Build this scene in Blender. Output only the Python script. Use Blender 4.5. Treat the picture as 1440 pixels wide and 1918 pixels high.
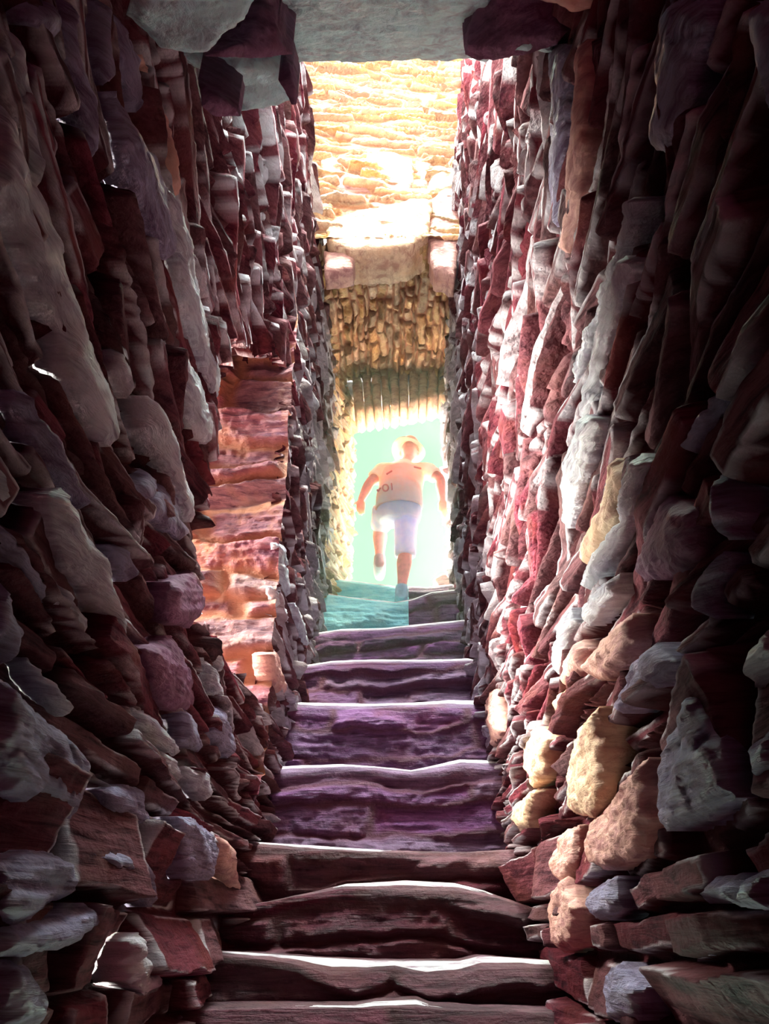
import bpy, bmesh, math, random
import numpy as np
from mathutils import Vector, Matrix, noise as mnoise
from mathutils.geometry import delaunay_2d_cdt

for o in list(bpy.data.objects):
    bpy.data.objects.remove(o)
scene = bpy.context.scene
COL = scene.collection
random.seed(7)
RNG = np.random.default_rng(11)

# ------------------------------------------------------------------ camera
W, H = 1440.0, 1918.0
F = 1441.0
VPX, VPY = 755.0, 1750.0                       # where the level passage axis meets the picture
TH = math.atan((VPY - H / 2) / F)              # camera looks up
PHI = math.atan((VPX - W / 2) / F * math.cos(TH))
fh = Vector((-math.sin(PHI), math.cos(PHI), 0))
RIGHT = Vector((math.cos(PHI), math.sin(PHI), 0))
AXIS = fh * math.cos(TH) + Vector((0, 0, math.sin(TH)))
UPV = fh * -math.sin(TH) + Vector((0, 0, math.cos(TH)))
cam_d = bpy.data.cameras.new('camera')
cam = bpy.data.objects.new('camera', cam_d)
COL.objects.link(cam)
cam_d.sensor_fit = 'VERTICAL'
cam_d.sensor_height = 24.0
cam_d.lens = F / H * 24.0
cam_d.clip_start = 0.02
m = Matrix((RIGHT, UPV, -AXIS)).transposed().to_4x4()
cam.matrix_world = m
scene.camera = cam

# ------------------------------------------------------------------ world: sky round the ruin, with an added red fill
world = bpy.data.worlds.new('world')
scene.world = world
world.use_nodes = True
wn, wl = world.node_tree.nodes, world.node_tree.links
wn.clear()
w_out = wn.new('ShaderNodeOutputWorld')
w_bg = wn.new('ShaderNodeBackground')
wl.new(w_bg.outputs[0], w_out.inputs[0])
w_tc = wn.new('ShaderNodeTexCoord')


def w_lobe(direction, inner, outer, colour, strength, prev):
    """adds one soft bright region of sky around a direction (angles in degrees)"""
    d = Vector(direction).normalized()
    dot = wn.new('ShaderNodeVectorMath'); dot.operation = 'DOT_PRODUCT'
    wl.new(w_tc.outputs['Generated'], dot.inputs[0])
    dot.inputs[1].default_value = d
    mr = wn.new('ShaderNodeMapRange'); mr.interpolation_type = 'SMOOTHSTEP'
    wl.new(dot.outputs['Value'], mr.inputs['Value'])
    mr.inputs['From Min'].default_value = math.cos(math.radians(outer))
    mr.inputs['From Max'].default_value = math.cos(math.radians(inner))
    mix = wn.new('ShaderNodeMix'); mix.data_type = 'RGBA'
    wl.new(mr.outputs['Result'], mix.inputs['Factor'])
    if isinstance(prev, tuple):
        mix.inputs[6].default_value = (*prev, 1)
    else:
        wl.new(prev, mix.inputs[6])
    mix.inputs[7].default_value = (*(c * strength for c in colour), 1)
    return mix.outputs[2]


SKY = (0.130, 0.001, 0.028)                                                # red fill added behind the camera to redden the shade
SKY = w_lobe((0, 0, 1), 25, 55, (0.90, 1.0, 0.95), 16.5, SKY)         # bright zenith
SKY = w_lobe((0, 1, 0.50), 40, 80, (0.74, 1.0, 0.80), 2.6, SKY)         # sky ahead, beyond the doorway
SKY = w_lobe((-1, 0.30, 0.50), 25, 48, (1.0, 0.93, 0.80), 27.0, SKY)      # bright cream sky beyond the side opening
SKY = w_lobe((0, 1, 0.58), 11, 20, (0.58, 1.05, 0.66), 0.225, SKY)        # pale mint patch straight ahead
wl.new(SKY, w_bg.inputs['Color'])
w_bg.inputs['Strength'].default_value = 1.0

# ------------------------------------------------------------------ sun, high, shining down the shaft onto its back wall
sun_d = bpy.data.lights.new('sun', 'SUN')
sun = bpy.data.objects.new('sun', sun_d)
COL.objects.link(sun)
sun_d.energy = 0.9
sun_d.color = (1.0, 0.95, 0.62)
sun_d.angle = math.radians(4)
SUN_DIR = Vector((-0.20, 0.60, -0.77)).normalized()
sun.rotation_euler = SUN_DIR.to_track_quat('-Z', 'Y').to_euler()
sun.location = (1, -3, 9)

vs = scene.view_settings
vs.view_transform = 'Standard'
vs.look = 'None'
vs.gamma = 1.0
vs.use_curve_mapping = False
vs.exposure = 2.35
scene.display_settings.display_device = 'sRGB'

# ------------------------------------------------------------------ helpers: picture rays to points in the place
def ray(px, py):
    return AXIS + RIGHT * ((px - W / 2) / F) - UPV * ((py - H / 2) / F)


def on_plane(px, py, p0, n):
    d = ray(px, py)
    t = Vector(p0).dot(n) / d.dot(n)
    return d * t


def at_y(px, py, Y):
    return on_plane(px, py, (0, Y, 0), Vector((0, 1, 0)))


def at_x(px, py, X):
    return on_plane(px, py, (X, 0, 0), Vector((1, 0, 0)))


# ------------------------------------------------------------------ helpers: numpy noise
def _hash(ix, iy, seed):
    n = (ix.astype(np.int64) * 374761393 + iy.astype(np.int64) * 668265263 + seed * 1442695041) & 0x7fffffff
    n = ((n ^ (n >> 13)) * 1274126177) & 0x7fffffff
    n = n ^ (n >> 16)
    return (n & 0xffff) / 65535.0


def vnoise(x, y, seed=0):
    x = np.asarray(x, float); y = np.asarray(y, float)
    ix, iy = np.floor(x), np.floor(y)
    fx, fy = x - ix, y - iy
    fx = fx * fx * (3 - 2 * fx); fy = fy * fy * (3 - 2 * fy)
    a = _hash(ix, iy, seed); b = _hash(ix + 1, iy, seed)
    c = _hash(ix, iy + 1, seed); d = _hash(ix + 1, iy + 1, seed)
    return (a + (b - a) * fx) * (1 - fy) + (c + (d - c) * fx) * fy


def fbm(x, y, octs=4, seed=0):
    s, a, tot = 0, 1.0, 0
    x = np.asarray(x, float); y = np.asarray(y, float)
    for i in range(octs):
        s = s + a * vnoise(x, y, seed + i * 17); tot += a; a *= 0.5
        x, y = (x * 0.8 - y * 0.6) * 2 + 3.7, (x * 0.6 + y * 0.8) * 2 + 1.3
    return s / tot - 0.5


def sstep(a, b, x):
    t = np.clip((x - a) / (b - a), 0, 1)
    return t * t * (3 - 2 * t)


# ------------------------------------------------------------------ helpers: objects
def link(name, mesh, mat=None, parent=None, smooth=True):
    o = bpy.data.objects.new(name, mesh)
    COL.objects.link(o)
    if mat:
        mesh.materials.append(mat)
    if parent:
        o.parent = parent
    if smooth and len(mesh.polygons):
        mesh.polygons.foreach_set('use_smooth', [True] * len(mesh.polygons))
    return o


def tag(o, label=None, cat=None, group=None, kind=None):
    if label:
        o['label'] = label
        o['kind'] = 'thing'
    if cat: o['category'] = cat
    if group: o['group'] = group
    if kind: o['kind'] = kind
    return o


def struct(o):
    o['kind'] = 'structure'
    return o


# ------------------------------------------------------------------ materials
def stone_mat(name, base, dark, stain, stretch=(3.0, 3.0, 26.0), rough=0.5, bump=0.5, spec=0.5, attr=False,
              earth=(0.30, 0.07, 0.06), pale=None, detail=60.0, rot=(0, 0, 0), ior=1.5):
    mt = bpy.data.materials.new(name)
    mt.use_nodes = True
    n, l = mt.node_tree.nodes, mt.node_tree.links
    bs = n['Principled BSDF']
    geo = n.new('ShaderNodeNewGeometry')
    mp = n.new('ShaderNodeMapping')
    mp.inputs['Scale'].default_value = stretch
    mp.inputs['Rotation'].default_value = rot
    l.new(geo.outputs['Position'], mp.inputs['Vector'])
    streak = n.new('ShaderNodeTexNoise'); streak.inputs['Scale'].default_value = 2.2
    streak.inputs['Detail'].default_value = 9; streak.inputs['Roughness'].default_value = 0.68
    streak.inputs['Distortion'].default_value = 0.5
    l.new(mp.outputs[0], streak.inputs['Vector'])
    blot = n.new('ShaderNodeTexNoise'); blot.inputs['Scale'].default_value = 5.0
    blot.inputs['Detail'].default_value = 6; blot.inputs['Roughness'].default_value = 0.6
    l.new(geo.outputs['Position'], blot.inputs['Vector'])
    r1 = n.new('ShaderNodeValToRGB')
    r1.color_ramp.elements[0].position = 0.38; r1.color_ramp.elements[0].color = (*dark, 1)
    r1.color_ramp.elements[1].position = 0.57; r1.color_ramp.elements[1].color = (*base, 1)
    l.new(streak.outputs['Fac'], r1.inputs[0])
    r2 = n.new('ShaderNodeValToRGB')
    r2.color_ramp.elements[0].position = 0.50; r2.color_ramp.elements[0].color = (0, 0, 0, 1)
    r2.color_ramp.elements[1].position = 0.66; r2.color_ramp.elements[1].color = (1, 1, 1, 1)
    l.new(blot.outputs['Fac'], r2.inputs[0])
    mx = n.new('ShaderNodeMix'); mx.data_type = 'RGBA'
    l.new(r2.outputs[0], mx.inputs['Factor'])
    l.new(r1.outputs[0], mx.inputs[6]); mx.inputs[7].default_value = (*stain, 1)
    colour = mx.outputs[2]
    if attr:
        at = n.new('ShaderNodeAttribute'); at.attribute_name = 'stone'
        sep = n.new('ShaderNodeSeparateColor')
        l.new(at.outputs['Color'], sep.inputs[0])
        hsv = n.new('ShaderNodeHueSaturation')
        l.new(colour, hsv.inputs['Color'])
        mr = n.new('ShaderNodeMapRange'); mr.inputs['To Min'].default_value = 0.55; mr.inputs['To Max'].default_value = 1.35
        l.new(sep.outputs[0], mr.inputs['Value']); l.new(mr.outputs[0], hsv.inputs['Value'])
        mr2 = n.new('ShaderNodeMapRange'); mr2.inputs['To Min'].default_value = 0.7; mr2.inputs['To Max'].default_value = 1.25
        l.new(sep.outputs[2], mr2.inputs['Value']); l.new(mr2.outputs[0], hsv.inputs['Saturation'])
        mx2 = n.new('ShaderNodeMix'); mx2.data_type = 'RGBA'
        l.new(sep.outputs[1], mx2.inputs['Factor'])
        mx2.inputs[6].default_value = (*earth, 1)
        l.new(hsv.outputs[0], mx2.inputs[7])
        colour = mx2.outputs[2]
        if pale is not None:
            # some stones are pale schist, and arrises get bright edge light painted on
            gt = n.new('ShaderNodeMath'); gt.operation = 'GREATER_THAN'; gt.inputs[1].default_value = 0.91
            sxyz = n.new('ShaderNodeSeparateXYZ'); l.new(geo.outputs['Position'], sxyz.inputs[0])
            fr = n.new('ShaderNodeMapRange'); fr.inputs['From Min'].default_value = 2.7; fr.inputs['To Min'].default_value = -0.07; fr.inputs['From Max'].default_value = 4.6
            fr.inputs['To Max'].default_value = 0.55  # more pale stones further in, painting the far walls brighter
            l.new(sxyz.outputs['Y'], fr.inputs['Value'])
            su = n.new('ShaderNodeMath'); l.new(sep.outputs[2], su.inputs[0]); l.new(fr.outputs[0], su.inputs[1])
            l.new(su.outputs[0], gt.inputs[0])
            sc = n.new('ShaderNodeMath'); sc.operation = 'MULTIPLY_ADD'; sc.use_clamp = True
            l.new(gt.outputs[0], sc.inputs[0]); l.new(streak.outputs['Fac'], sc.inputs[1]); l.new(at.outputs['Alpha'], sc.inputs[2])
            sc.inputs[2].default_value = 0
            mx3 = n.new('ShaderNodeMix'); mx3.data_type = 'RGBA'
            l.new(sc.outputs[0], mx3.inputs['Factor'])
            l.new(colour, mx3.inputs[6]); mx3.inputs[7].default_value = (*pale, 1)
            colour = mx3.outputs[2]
    l.new(colour, bs.inputs['Base Color'])
    bs.inputs['Roughness'].default_value = rough
    bs.inputs['Specular IOR Level'].default_value = spec
    bs.inputs['IOR'].default_value = ior
    fine = n.new('ShaderNodeTexNoise'); fine.inputs['Scale'].default_value = detail
    fine.inputs['Detail'].default_value = 5
    l.new(geo.outputs['Position'], fine.inputs['Vector'])
    ad = n.new('ShaderNodeMath'); ad.operation = 'MULTIPLY_ADD'
    l.new(fine.outputs['Fac'], ad.inputs[0]); ad.inputs[1].default_value = 0.6
    l.new(streak.outputs['Fac'], ad.inputs[2])
    bp = n.new('ShaderNodeBump'); bp.inputs['Strength'].default_value = bump; bp.inputs['Distance'].default_value = 0.035
    l.new(ad.outputs[0], bp.inputs['Height'])
    l.new(bp.outputs[0], bs.inputs['Normal'])
    return mt


DIP = math.radians(9)
MAT = {
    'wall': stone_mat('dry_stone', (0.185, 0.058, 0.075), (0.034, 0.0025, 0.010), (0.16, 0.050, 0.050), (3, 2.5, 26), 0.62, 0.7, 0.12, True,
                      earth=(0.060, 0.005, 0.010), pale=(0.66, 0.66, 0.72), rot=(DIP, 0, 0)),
    'mint': stone_mat('mint_skylit_stone', (0.52, 0.97, 0.97), (0.26, 0.46, 0.52), (0.48, 0.94, 0.94), (9, 9, 9), 0.38, 0.7, 1.0, ior=1.9),  # mint tint of the skylight put into the stone colour
    'pale': stone_mat('pale_schist', (0.84, 0.93, 1.0), (0.34, 0.32, 0.46), (0.80, 0.88, 0.97), (3, 3, 44), 0.34, 1.0, 0.9, ior=1.8, rot=(DIP, 0, 0)),
    'grey': stone_mat('grey_violet_schist', (0.46, 0.46, 0.68), (0.16, 0.10, 0.22), (0.40, 0.36, 0.56), (3, 3, 36), 0.36, 1.0, 0.7, rot=(DIP, 0, 0)),
    'dark': stone_mat('dark_plum_schist', (0.24, 0.11, 0.20), (0.12, 0.04, 0.09), (0.20, 0.08, 0.13), (4, 3, 20), 0.55, 0.5, 0.4),
    'pink': stone_mat('pink_sandstone', (0.64, 0.39, 0.33), (0.36, 0.16, 0.16), (0.56, 0.29, 0.23), (5, 5, 24), 0.6, 0.5, 0.4),
    'cream': stone_mat('cream_stone', (0.70, 0.53, 0.36), (0.42, 0.23, 0.16), (0.66, 0.42, 0.25), (5, 5, 18), 0.6, 0.5, 0.4),
    'shaft': stone_mat('yellow_stone', (0.68, 0.55, 0.32), (0.44, 0.24, 0.14), (0.66, 0.42, 0.19), (3, 4, 20), 0.6, 0.6, 0.4, True,
                       earth=(0.40, 0.19, 0.11)),
    'jamb': stone_mat('orange_stone', (0.33, 0.145, 0.17), (0.12, 0.035, 0.07), (0.38, 0.17, 0.12), (3, 4, 22), 0.6, 0.7, 0.4, True,
                      earth=(0.42, 0.20, 0.12)),
    'step': stone_mat('purple_step_stone', (0.17, 0.075, 0.18), (0.055, 0.012, 0.055), (0.13, 0.04, 0.09), (2.5, 5, 26), 0.5, 0.6, 0.5, True,
                      earth=(0.10, 0.025, 0.05)),
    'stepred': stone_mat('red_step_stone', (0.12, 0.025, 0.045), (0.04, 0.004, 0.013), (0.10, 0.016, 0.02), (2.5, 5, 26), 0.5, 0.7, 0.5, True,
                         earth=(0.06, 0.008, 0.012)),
    'teal': stone_mat('flare_tinted_step', (0.42, 0.97, 0.95), (0.22, 0.72, 0.78), (0.52, 0.95, 0.90), (2.5, 5, 26), 0.5, 0.5, 0.4),  # blue-green lens flare put into the colour of the step
    'floor': stone_mat('red_earth', (0.30, 0.10, 0.09), (0.16, 0.04, 0.05), (0.24, 0.07, 0.06), (4, 4, 4), 0.8, 0.6, 0.2),
}


def plain_mat(name, col, rough=0.7, sub=0.0, sub_scale=0.05, noise=0.0, col2=None, nscale=30):
    mt = bpy.data.materials.new(name)
    mt.use_nodes = True
    n, l = mt.node_tree.nodes, mt.node_tree.links
    bs = n['Principled BSDF']
    bs.inputs['Roughness'].default_value = rough
    bs.inputs['Subsurface Weight'].default_value = sub
    bs.inputs['Subsurface Scale'].default_value = sub_scale
    bs.inputs['Subsurface Radius'].default_value = (1, 0.7, 0.6)
    tc = n.new('ShaderNodeTexCoord')
    ns = n.new('ShaderNodeTexNoise'); ns.inputs['Scale'].default_value = nscale; ns.inputs['Detail'].default_value = 5
    l.new(tc.outputs['Object'], ns.inputs['Vector'])
    rp = n.new('ShaderNodeValToRGB')
    rp.color_ramp.elements[0].position = 0.38; rp.color_ramp.elements[0].color = (*(col2 or tuple(c * 0.85 for c in col)), 1)
    rp.color_ramp.elements[1].position = 0.6; rp.color_ramp.elements[1].color = (*col, 1)
    l.new(ns.outputs['Fac'], rp.inputs[0])
    l.new(rp.outputs[0], bs.inputs['Base Color'])
    if noise:
        bp = n.new('ShaderNodeBump'); bp.inputs['Strength'].default_value = noise; bp.inputs['Distance'].default_value = 0.01
        l.new(ns.outputs['Fac'], bp.inputs['Height']); l.new(bp.outputs[0], bs.inputs['Normal'])
    return mt


# ------------------------------------------------------------------ coursed dry-stone relief (one continuous mesh per wall)
def stone_field(u, v, thick, length, seed, prot=0.04, recess=0.05, gap=0.006, soft=0.014, tilt=0.25, wob=0.015, layer=0.006, big=None):
    rng = np.random.default_rng(seed)
    vw = v + wob * 2 * fbm(u * 2.2, v * 2.2, 3, seed) + wob * 0.7 * fbm(u * 9, v * 9, 3, seed + 5)
    lo, hi = vw.min() - 0.2, vw.max() + 0.2
    bounds = [lo]
    while bounds[-1] < hi:
        bounds.append(bounds[-1] + rng.uniform(*thick) * (1.0 if big is None or bounds[-1] > big else 2.6))
    bounds = np.array(bounds)
    ci = np.clip(np.searchsorted(bounds, vw) - 1, 0, len(bounds) - 2)
    dv = np.minimum(vw - bounds[ci], bounds[ci + 1] - vw)
    h = np.zeros_like(u); r0 = np.zeros_like(u); r1 = np.zeros_like(u); du = np.zeros_like(u)
    umin, umax = u.min() - 0.5, u.max() + 0.5
    uw = u + wob * 1.5 * fbm(u * 6 + 9, v * 6, 3, seed + 3)
    for c in np.unique(ci):
        k = ci == c
        b = [umin - rng.uniform(0, length[1])]
        while b[-1] < umax:
            b.append(b[-1] + rng.uniform(*length) * (0.5 + rng.random()))
        b = np.array(b)
        si = np.clip(np.searchsorted(b, uw[k]) - 1, 0, len(b) - 2)
        n = len(b)
        p = rng.uniform(-0.5, 1.0, n) * prot + (rng.random(n) < 0.12) * prot * 0.9
        tu = rng.normal(0, tilt, n); tv = rng.normal(0, tilt * 1.6, n)
        q0 = rng.random(n); q1 = rng.random(n)
        cu = (b[si] + b[si + 1]) / 2
        cv = (bounds[c] + bounds[c + 1]) / 2
        hh = p[si] + np.clip(tu[si] * (uw[k] - cu), -0.03, 0.03) + tv[si] * (vw[k] - cv)
        h[k] = hh
        r0[k] = q0[si]; r1[k] = q1[si]
        d = np.minimum(uw[k] - b[si], b[si + 1] - uw[k])
        # ends taper like split schist
        du[k] = d * 0.55
    d = np.minimum(dv, du)
    mask = sstep(gap, gap + soft, d)
    h = h + layer * 2 * fbm(u * 10, v * 55, 4, seed + 31) + layer * 1.3 * fbm(u * 30, v * 30, 3, seed + 37)
    h = -recess + (h + recess) * mask + 0.008 * fbm(u * 25, v * 25, 3, seed + 41) * (1 - mask)
    chip = 1.3 * sstep(0.46, 0.60, vnoise(u * 7, v * 16, seed + 60)) * (0.4 + 0.6 * vnoise(u * 40, v * 40, seed + 61))  # patchy strength of the painted light along stone edges
    edge = sstep(gap + soft * 0.70, gap + soft * 0.9, d) * (1 - sstep(gap + soft * 1.05, gap + soft * 1.35, d)) * np.minimum(chip, 1)  # chip only varies the light painted along stone edges
    return h, mask, r0, r1, edge


def relief(name, uu, vv, pos_fn, nrm, field, mat, keep=None, zmap=None, v_of=None, parent=None, push=None, backing=None):
    """uu, vv: 1-D grid lines. pos_fn(U,V) -> (x,y,z) arrays on the flat face; nrm: outward normal."""
    U, V = np.meshgrid(uu, vv)
    VV = V if v_of is None else v_of(U, V)
    h, mask, r0, r1, edge = stone_field(U, VV, **field)
    if push is not None:
        h = h + push(U, V)
    if zmap is not None:
        V = zmap(U, V)
    X, Y, Z = pos_fn(U, V)
    P = np.stack([X + nrm[0] * h, Y + nrm[1] * h, Z + nrm[2] * h], -1).reshape(-1, 3)
    nu, nv = len(uu), len(vv)
    idx = np.arange(nu * nv).reshape(nv, nu)
    q = np.stack([idx[:-1, :-1], idx[:-1, 1:], idx[1:, 1:], idx[1:, :-1]], -1).reshape(-1, 4)
    if keep is not None:
        kk = keep(U, V)
        kq = (kk[:-1, :-1] & kk[:-1, 1:] & kk[1:, 1:] & kk[1:, :-1]).reshape(-1)
        q = q[kq]
    # orient along the normal
    a, b, c = P[q[0, 0]], P[q[0, 1]], P[q[0, 3]]
    base = np.cross([X[0, 1] - X[0, 0], Y[0, 1] - Y[0, 0], Z[0, 1] - Z[0, 0]], [X[1, 0] - X[0, 0], Y[1, 0] - Y[0, 0], Z[1, 0] - Z[0, 0]])
    if np.dot(base, nrm) < 0:
        q = q[:, ::-1]
    me = bpy.data.meshes.new(name)
    me.vertices.add(len(P)); me.vertices.foreach_set('co', P.ravel())
    me.loops.add(q.size); me.loops.foreach_set('vertex_index', q.ravel())
    me.polygons.add(len(q)); me.polygons.foreach_set('loop_start', np.arange(0, q.size, 4))
    try:
        me.polygons.foreach_set('loop_total', np.full(len(q), 4))
    except Exception:
        pass
    me.update(calc_edges=True)
    at = me.attributes.new('stone', 'FLOAT_COLOR', 'POINT')
    colr = np.stack([r0.ravel(), mask.ravel(), r1.ravel(), edge.ravel()], -1)
    at.data.foreach_set('color', colr.astype(np.float32).ravel())
    return link(name, me, mat, parent)


def box_mesh(name, lo, hi, mat, parent=None):
    bm = bmesh.new()
    r = bmesh.ops.create_cube(bm, size=1)
    for v in r['verts']:
        v.co = Vector((lo[i] + (v.co[i] + 0.5) * (hi[i] - lo[i]) for i in range(3)))
    me = bpy.data.meshes.new(name)
    bm.to_mesh(me); bm.free()
    return link(name, me, mat, parent, smooth=False)


XL, XR = -0.55, 0.42


def grow(a, b, fine, start, k):
    """grid lines whose spacing grows with distance"""
    out = [a]
    while out[-1] < b:
        out.append(out[-1] + fine * max(1.0, abs(out[-1]) / start) * k)
    return np.array(out)


def vcourse(U, v):
    """height of a point on a course line: the courses dip gently away from the viewer"""
    k = 0.20 * np.clip(U - 1.0, -1.5, 9)
    return np.where(v < 0, v, np.where(v < 1 + k, v / (1 + k), v - k))


# side opening in the left wall (leads out to daylight)
OY0, OY1 = 1.93, 3.06


def open_bot(Y):
    return 0.74 + 0.05 * (Y - OY0)


def open_top(Y):
    return 1.72 + 0.72 * (Y - OY0)


def wall_top(U):
    return np.where(U < 1.30, 4.45, np.maximum(1.72 * U + 0.35, 0)) + 5.0 * (U > 3.9)


def keep_right(U, V):
    return V < wall_top(U)


def keep_left(U, V):
    stepn = np.round(V * 14) / 14
    near = OY0 + 0.09 * (vnoise(stepn * 23, stepn * 0 + 3, 5) - 0.5) + 0.03 * fbm(U * 20, V * 20, 2, 8)
    far = OY1 + 0.03 * fbm(U * 14, V * 14, 2, 9)
    bot = open_bot(U) + 0.10 * fbm(U * 9, V * 0 + 2, 3, 4)
    top = open_top(U) + 0.12 * fbm(U * 8, V * 0 + 5, 3, 6)
    return ~((U > near) & (U < far) & (V > bot) & (V < top)) & (V < wall_top(U))


def flare(V, k):
    return k * np.clip(V - 4.4, 0, None)


WALL_FIELD = dict(thick=(0.022, 0.075), length=(0.20, 0.65), prot=0.020, recess=0.040, gap=0.004, soft=0.012, tilt=0.20, wob=0.028, layer=0.005, big=0.25)
gy = np.concatenate([np.arange(-4.0, -0.3, 0.05), grow(-0.3, 6.0, 0.0065, 1.0, 1.0)])
gz = grow(-1.35, 8.4, 0.0045, 1.0, 1.0)
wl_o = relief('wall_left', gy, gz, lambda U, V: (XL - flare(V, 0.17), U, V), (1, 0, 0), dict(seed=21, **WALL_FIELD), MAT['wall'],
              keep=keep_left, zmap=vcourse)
struct(wl_o)
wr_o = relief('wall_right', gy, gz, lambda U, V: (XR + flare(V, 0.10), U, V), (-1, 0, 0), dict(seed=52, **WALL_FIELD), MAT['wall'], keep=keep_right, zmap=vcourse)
struct(wr_o)

# the reveal of the side opening: far jamb faces the camera
gx = np.arange(-1.75, XL + 0.03, 0.008)
gjz = np.arange(0.45, 2.9, 0.008)
jamb = relief('trim_1', gx, gjz, lambda U, V: (U, np.full_like(U, OY1), V), (0, -1, 0),
              dict(seed=77, thick=(0.07, 0.20), length=(0.4, 1.2), prot=0.03, recess=0.02, gap=0.001, soft=0.03, tilt=0.22, wob=0.06, layer=0.016), MAT['jamb'])
struct(jamb)
gn = np.arange(-1.75, XL - 0.03, 0.03)
nj = relief('trim_2', gn, np.arange(0.3, 2.6, 0.03), lambda U, V: (U, np.full_like(U, OY0 - 0.05), V), (0, 1, 0),
            dict(seed=78, thick=(0.08, 0.15), length=(0.2, 0.5), prot=0.02, recess=0.02, gap=0.003, soft=0.02, tilt=0.1, wob=0.02), MAT['wall'])
struct(nj)
gs = np.arange(OY0 - 0.1, OY1 + 0.06, 0.02)
sof = relief('trim_3', gs, np.arange(-1.75, XL - 0.02, 0.02), lambda U, V: (V, U, open_top(U) + 0.05), (0, 0, -1),
             dict(seed=79, thick=(0.10, 0.2), length=(0.2, 0.5), prot=0.03, recess=0.03, gap=0.003, soft=0.03, tilt=0.15, wob=0.02), MAT['wall'])
struct(sof)
sil = relief('trim_4', gs, np.arange(-1.75, XL - 0.02, 0.02), lambda U, V: (V, U, open_bot(U) - 0.03), (0, 0, 1),
             dict(seed=80, thick=(0.10, 0.2), length=(0.2, 0.5), prot=0.02, recess=0.02, gap=0.003, soft=0.03, tilt=0.1, wob=0.02), MAT['jamb'])
struct(sil)

# back wall of the shaft above the doorway, and the soffit between it and the door
gbx = np.arange(-1.15, 0.85, 0.010)
gbz = np.arange(4.05, 7.4, 0.010)


def bedding(U, V):
    return V + 0.22 * U


shaft = relief('wall_back', gbx, gbz, lambda U, V: (U, 3.78 + 0.16 * (V - 5.1), V), (0, -1, 0),
               dict(seed=90, thick=(0.025, 0.07), length=(0.25, 0.7), prot=0.022, recess=0.018, gap=0.002, soft=0.015, tilt=0.3, wob=0.04, layer=0.016),
               MAT['shaft'], v_of=bedding)
struct(shaft)
gsy = np.arange(3.66, 5.62, 0.010)


def soff_z(Y):
    return 4.07 + 0.21 * (Y - 3.7)


soffit = relief('ceiling_doorway', gsy, np.arange(-0.66, 0.52, 0.010), lambda U, V: (V, U, soff_z(U)), (0, -0.2, -1),
                dict(seed=91, thick=(0.03, 0.08), length=(0.10, 0.35), prot=0.03, recess=0.03, gap=0.002, soft=0.012, tilt=0.35, wob=0.04, layer=0.016),
                MAT['shaft'])
struct(soffit)
# left door jamb, closing in on the doorway
JA, JB = Vector((-0.57, 5.15, 0)), Vector((-0.40, 6.0, 0))
JD = (JB - JA).normalized()
jl = relief('door_jamb', np.arange(0, (JB - JA).length, 0.009), np.arange(1.95, 4.5, 0.009),
            lambda U, V: (JA.x + JD.x * U, JA.y + JD.y * U, V), (JD.y, -JD.x, 0),
            dict(seed=95, thick=(0.03, 0.07), length=(0.1, 0.35), prot=0.012, recess=0.016, gap=0.002, soft=0.012, tilt=0.15, wob=0.02, layer=0.008), MAT['shaft'])
struct(jl)
# wall over the doorway, jambs of the door, ground outside
struct(box_mesh('wall_front', (-1.6, 5.62, 4.45), (1.5, 6.0, 7.4), MAT['wall']))

# unseen roof mass: low over the viewer, higher beyond the lintel, then open to the sky
struct(box_mesh('unseen_roof_mass', (-1.2, -4.0, 2.62), (1.1, 1.30, 4.45), MAT['wall']))  # unseen mass above, height and reach set to block sun and sky
struct(box_mesh('unseen_bounce_ground', (-3, 6.05, 1.6), (3, 11, 2.2), MAT['cream']))  # unseen ground, made pale to bounce light up under the doorway
struct(box_mesh('floor', (-0.9, -4.0, -1.4), (0.8, 2.0, -1.15), MAT['floor']))


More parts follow.
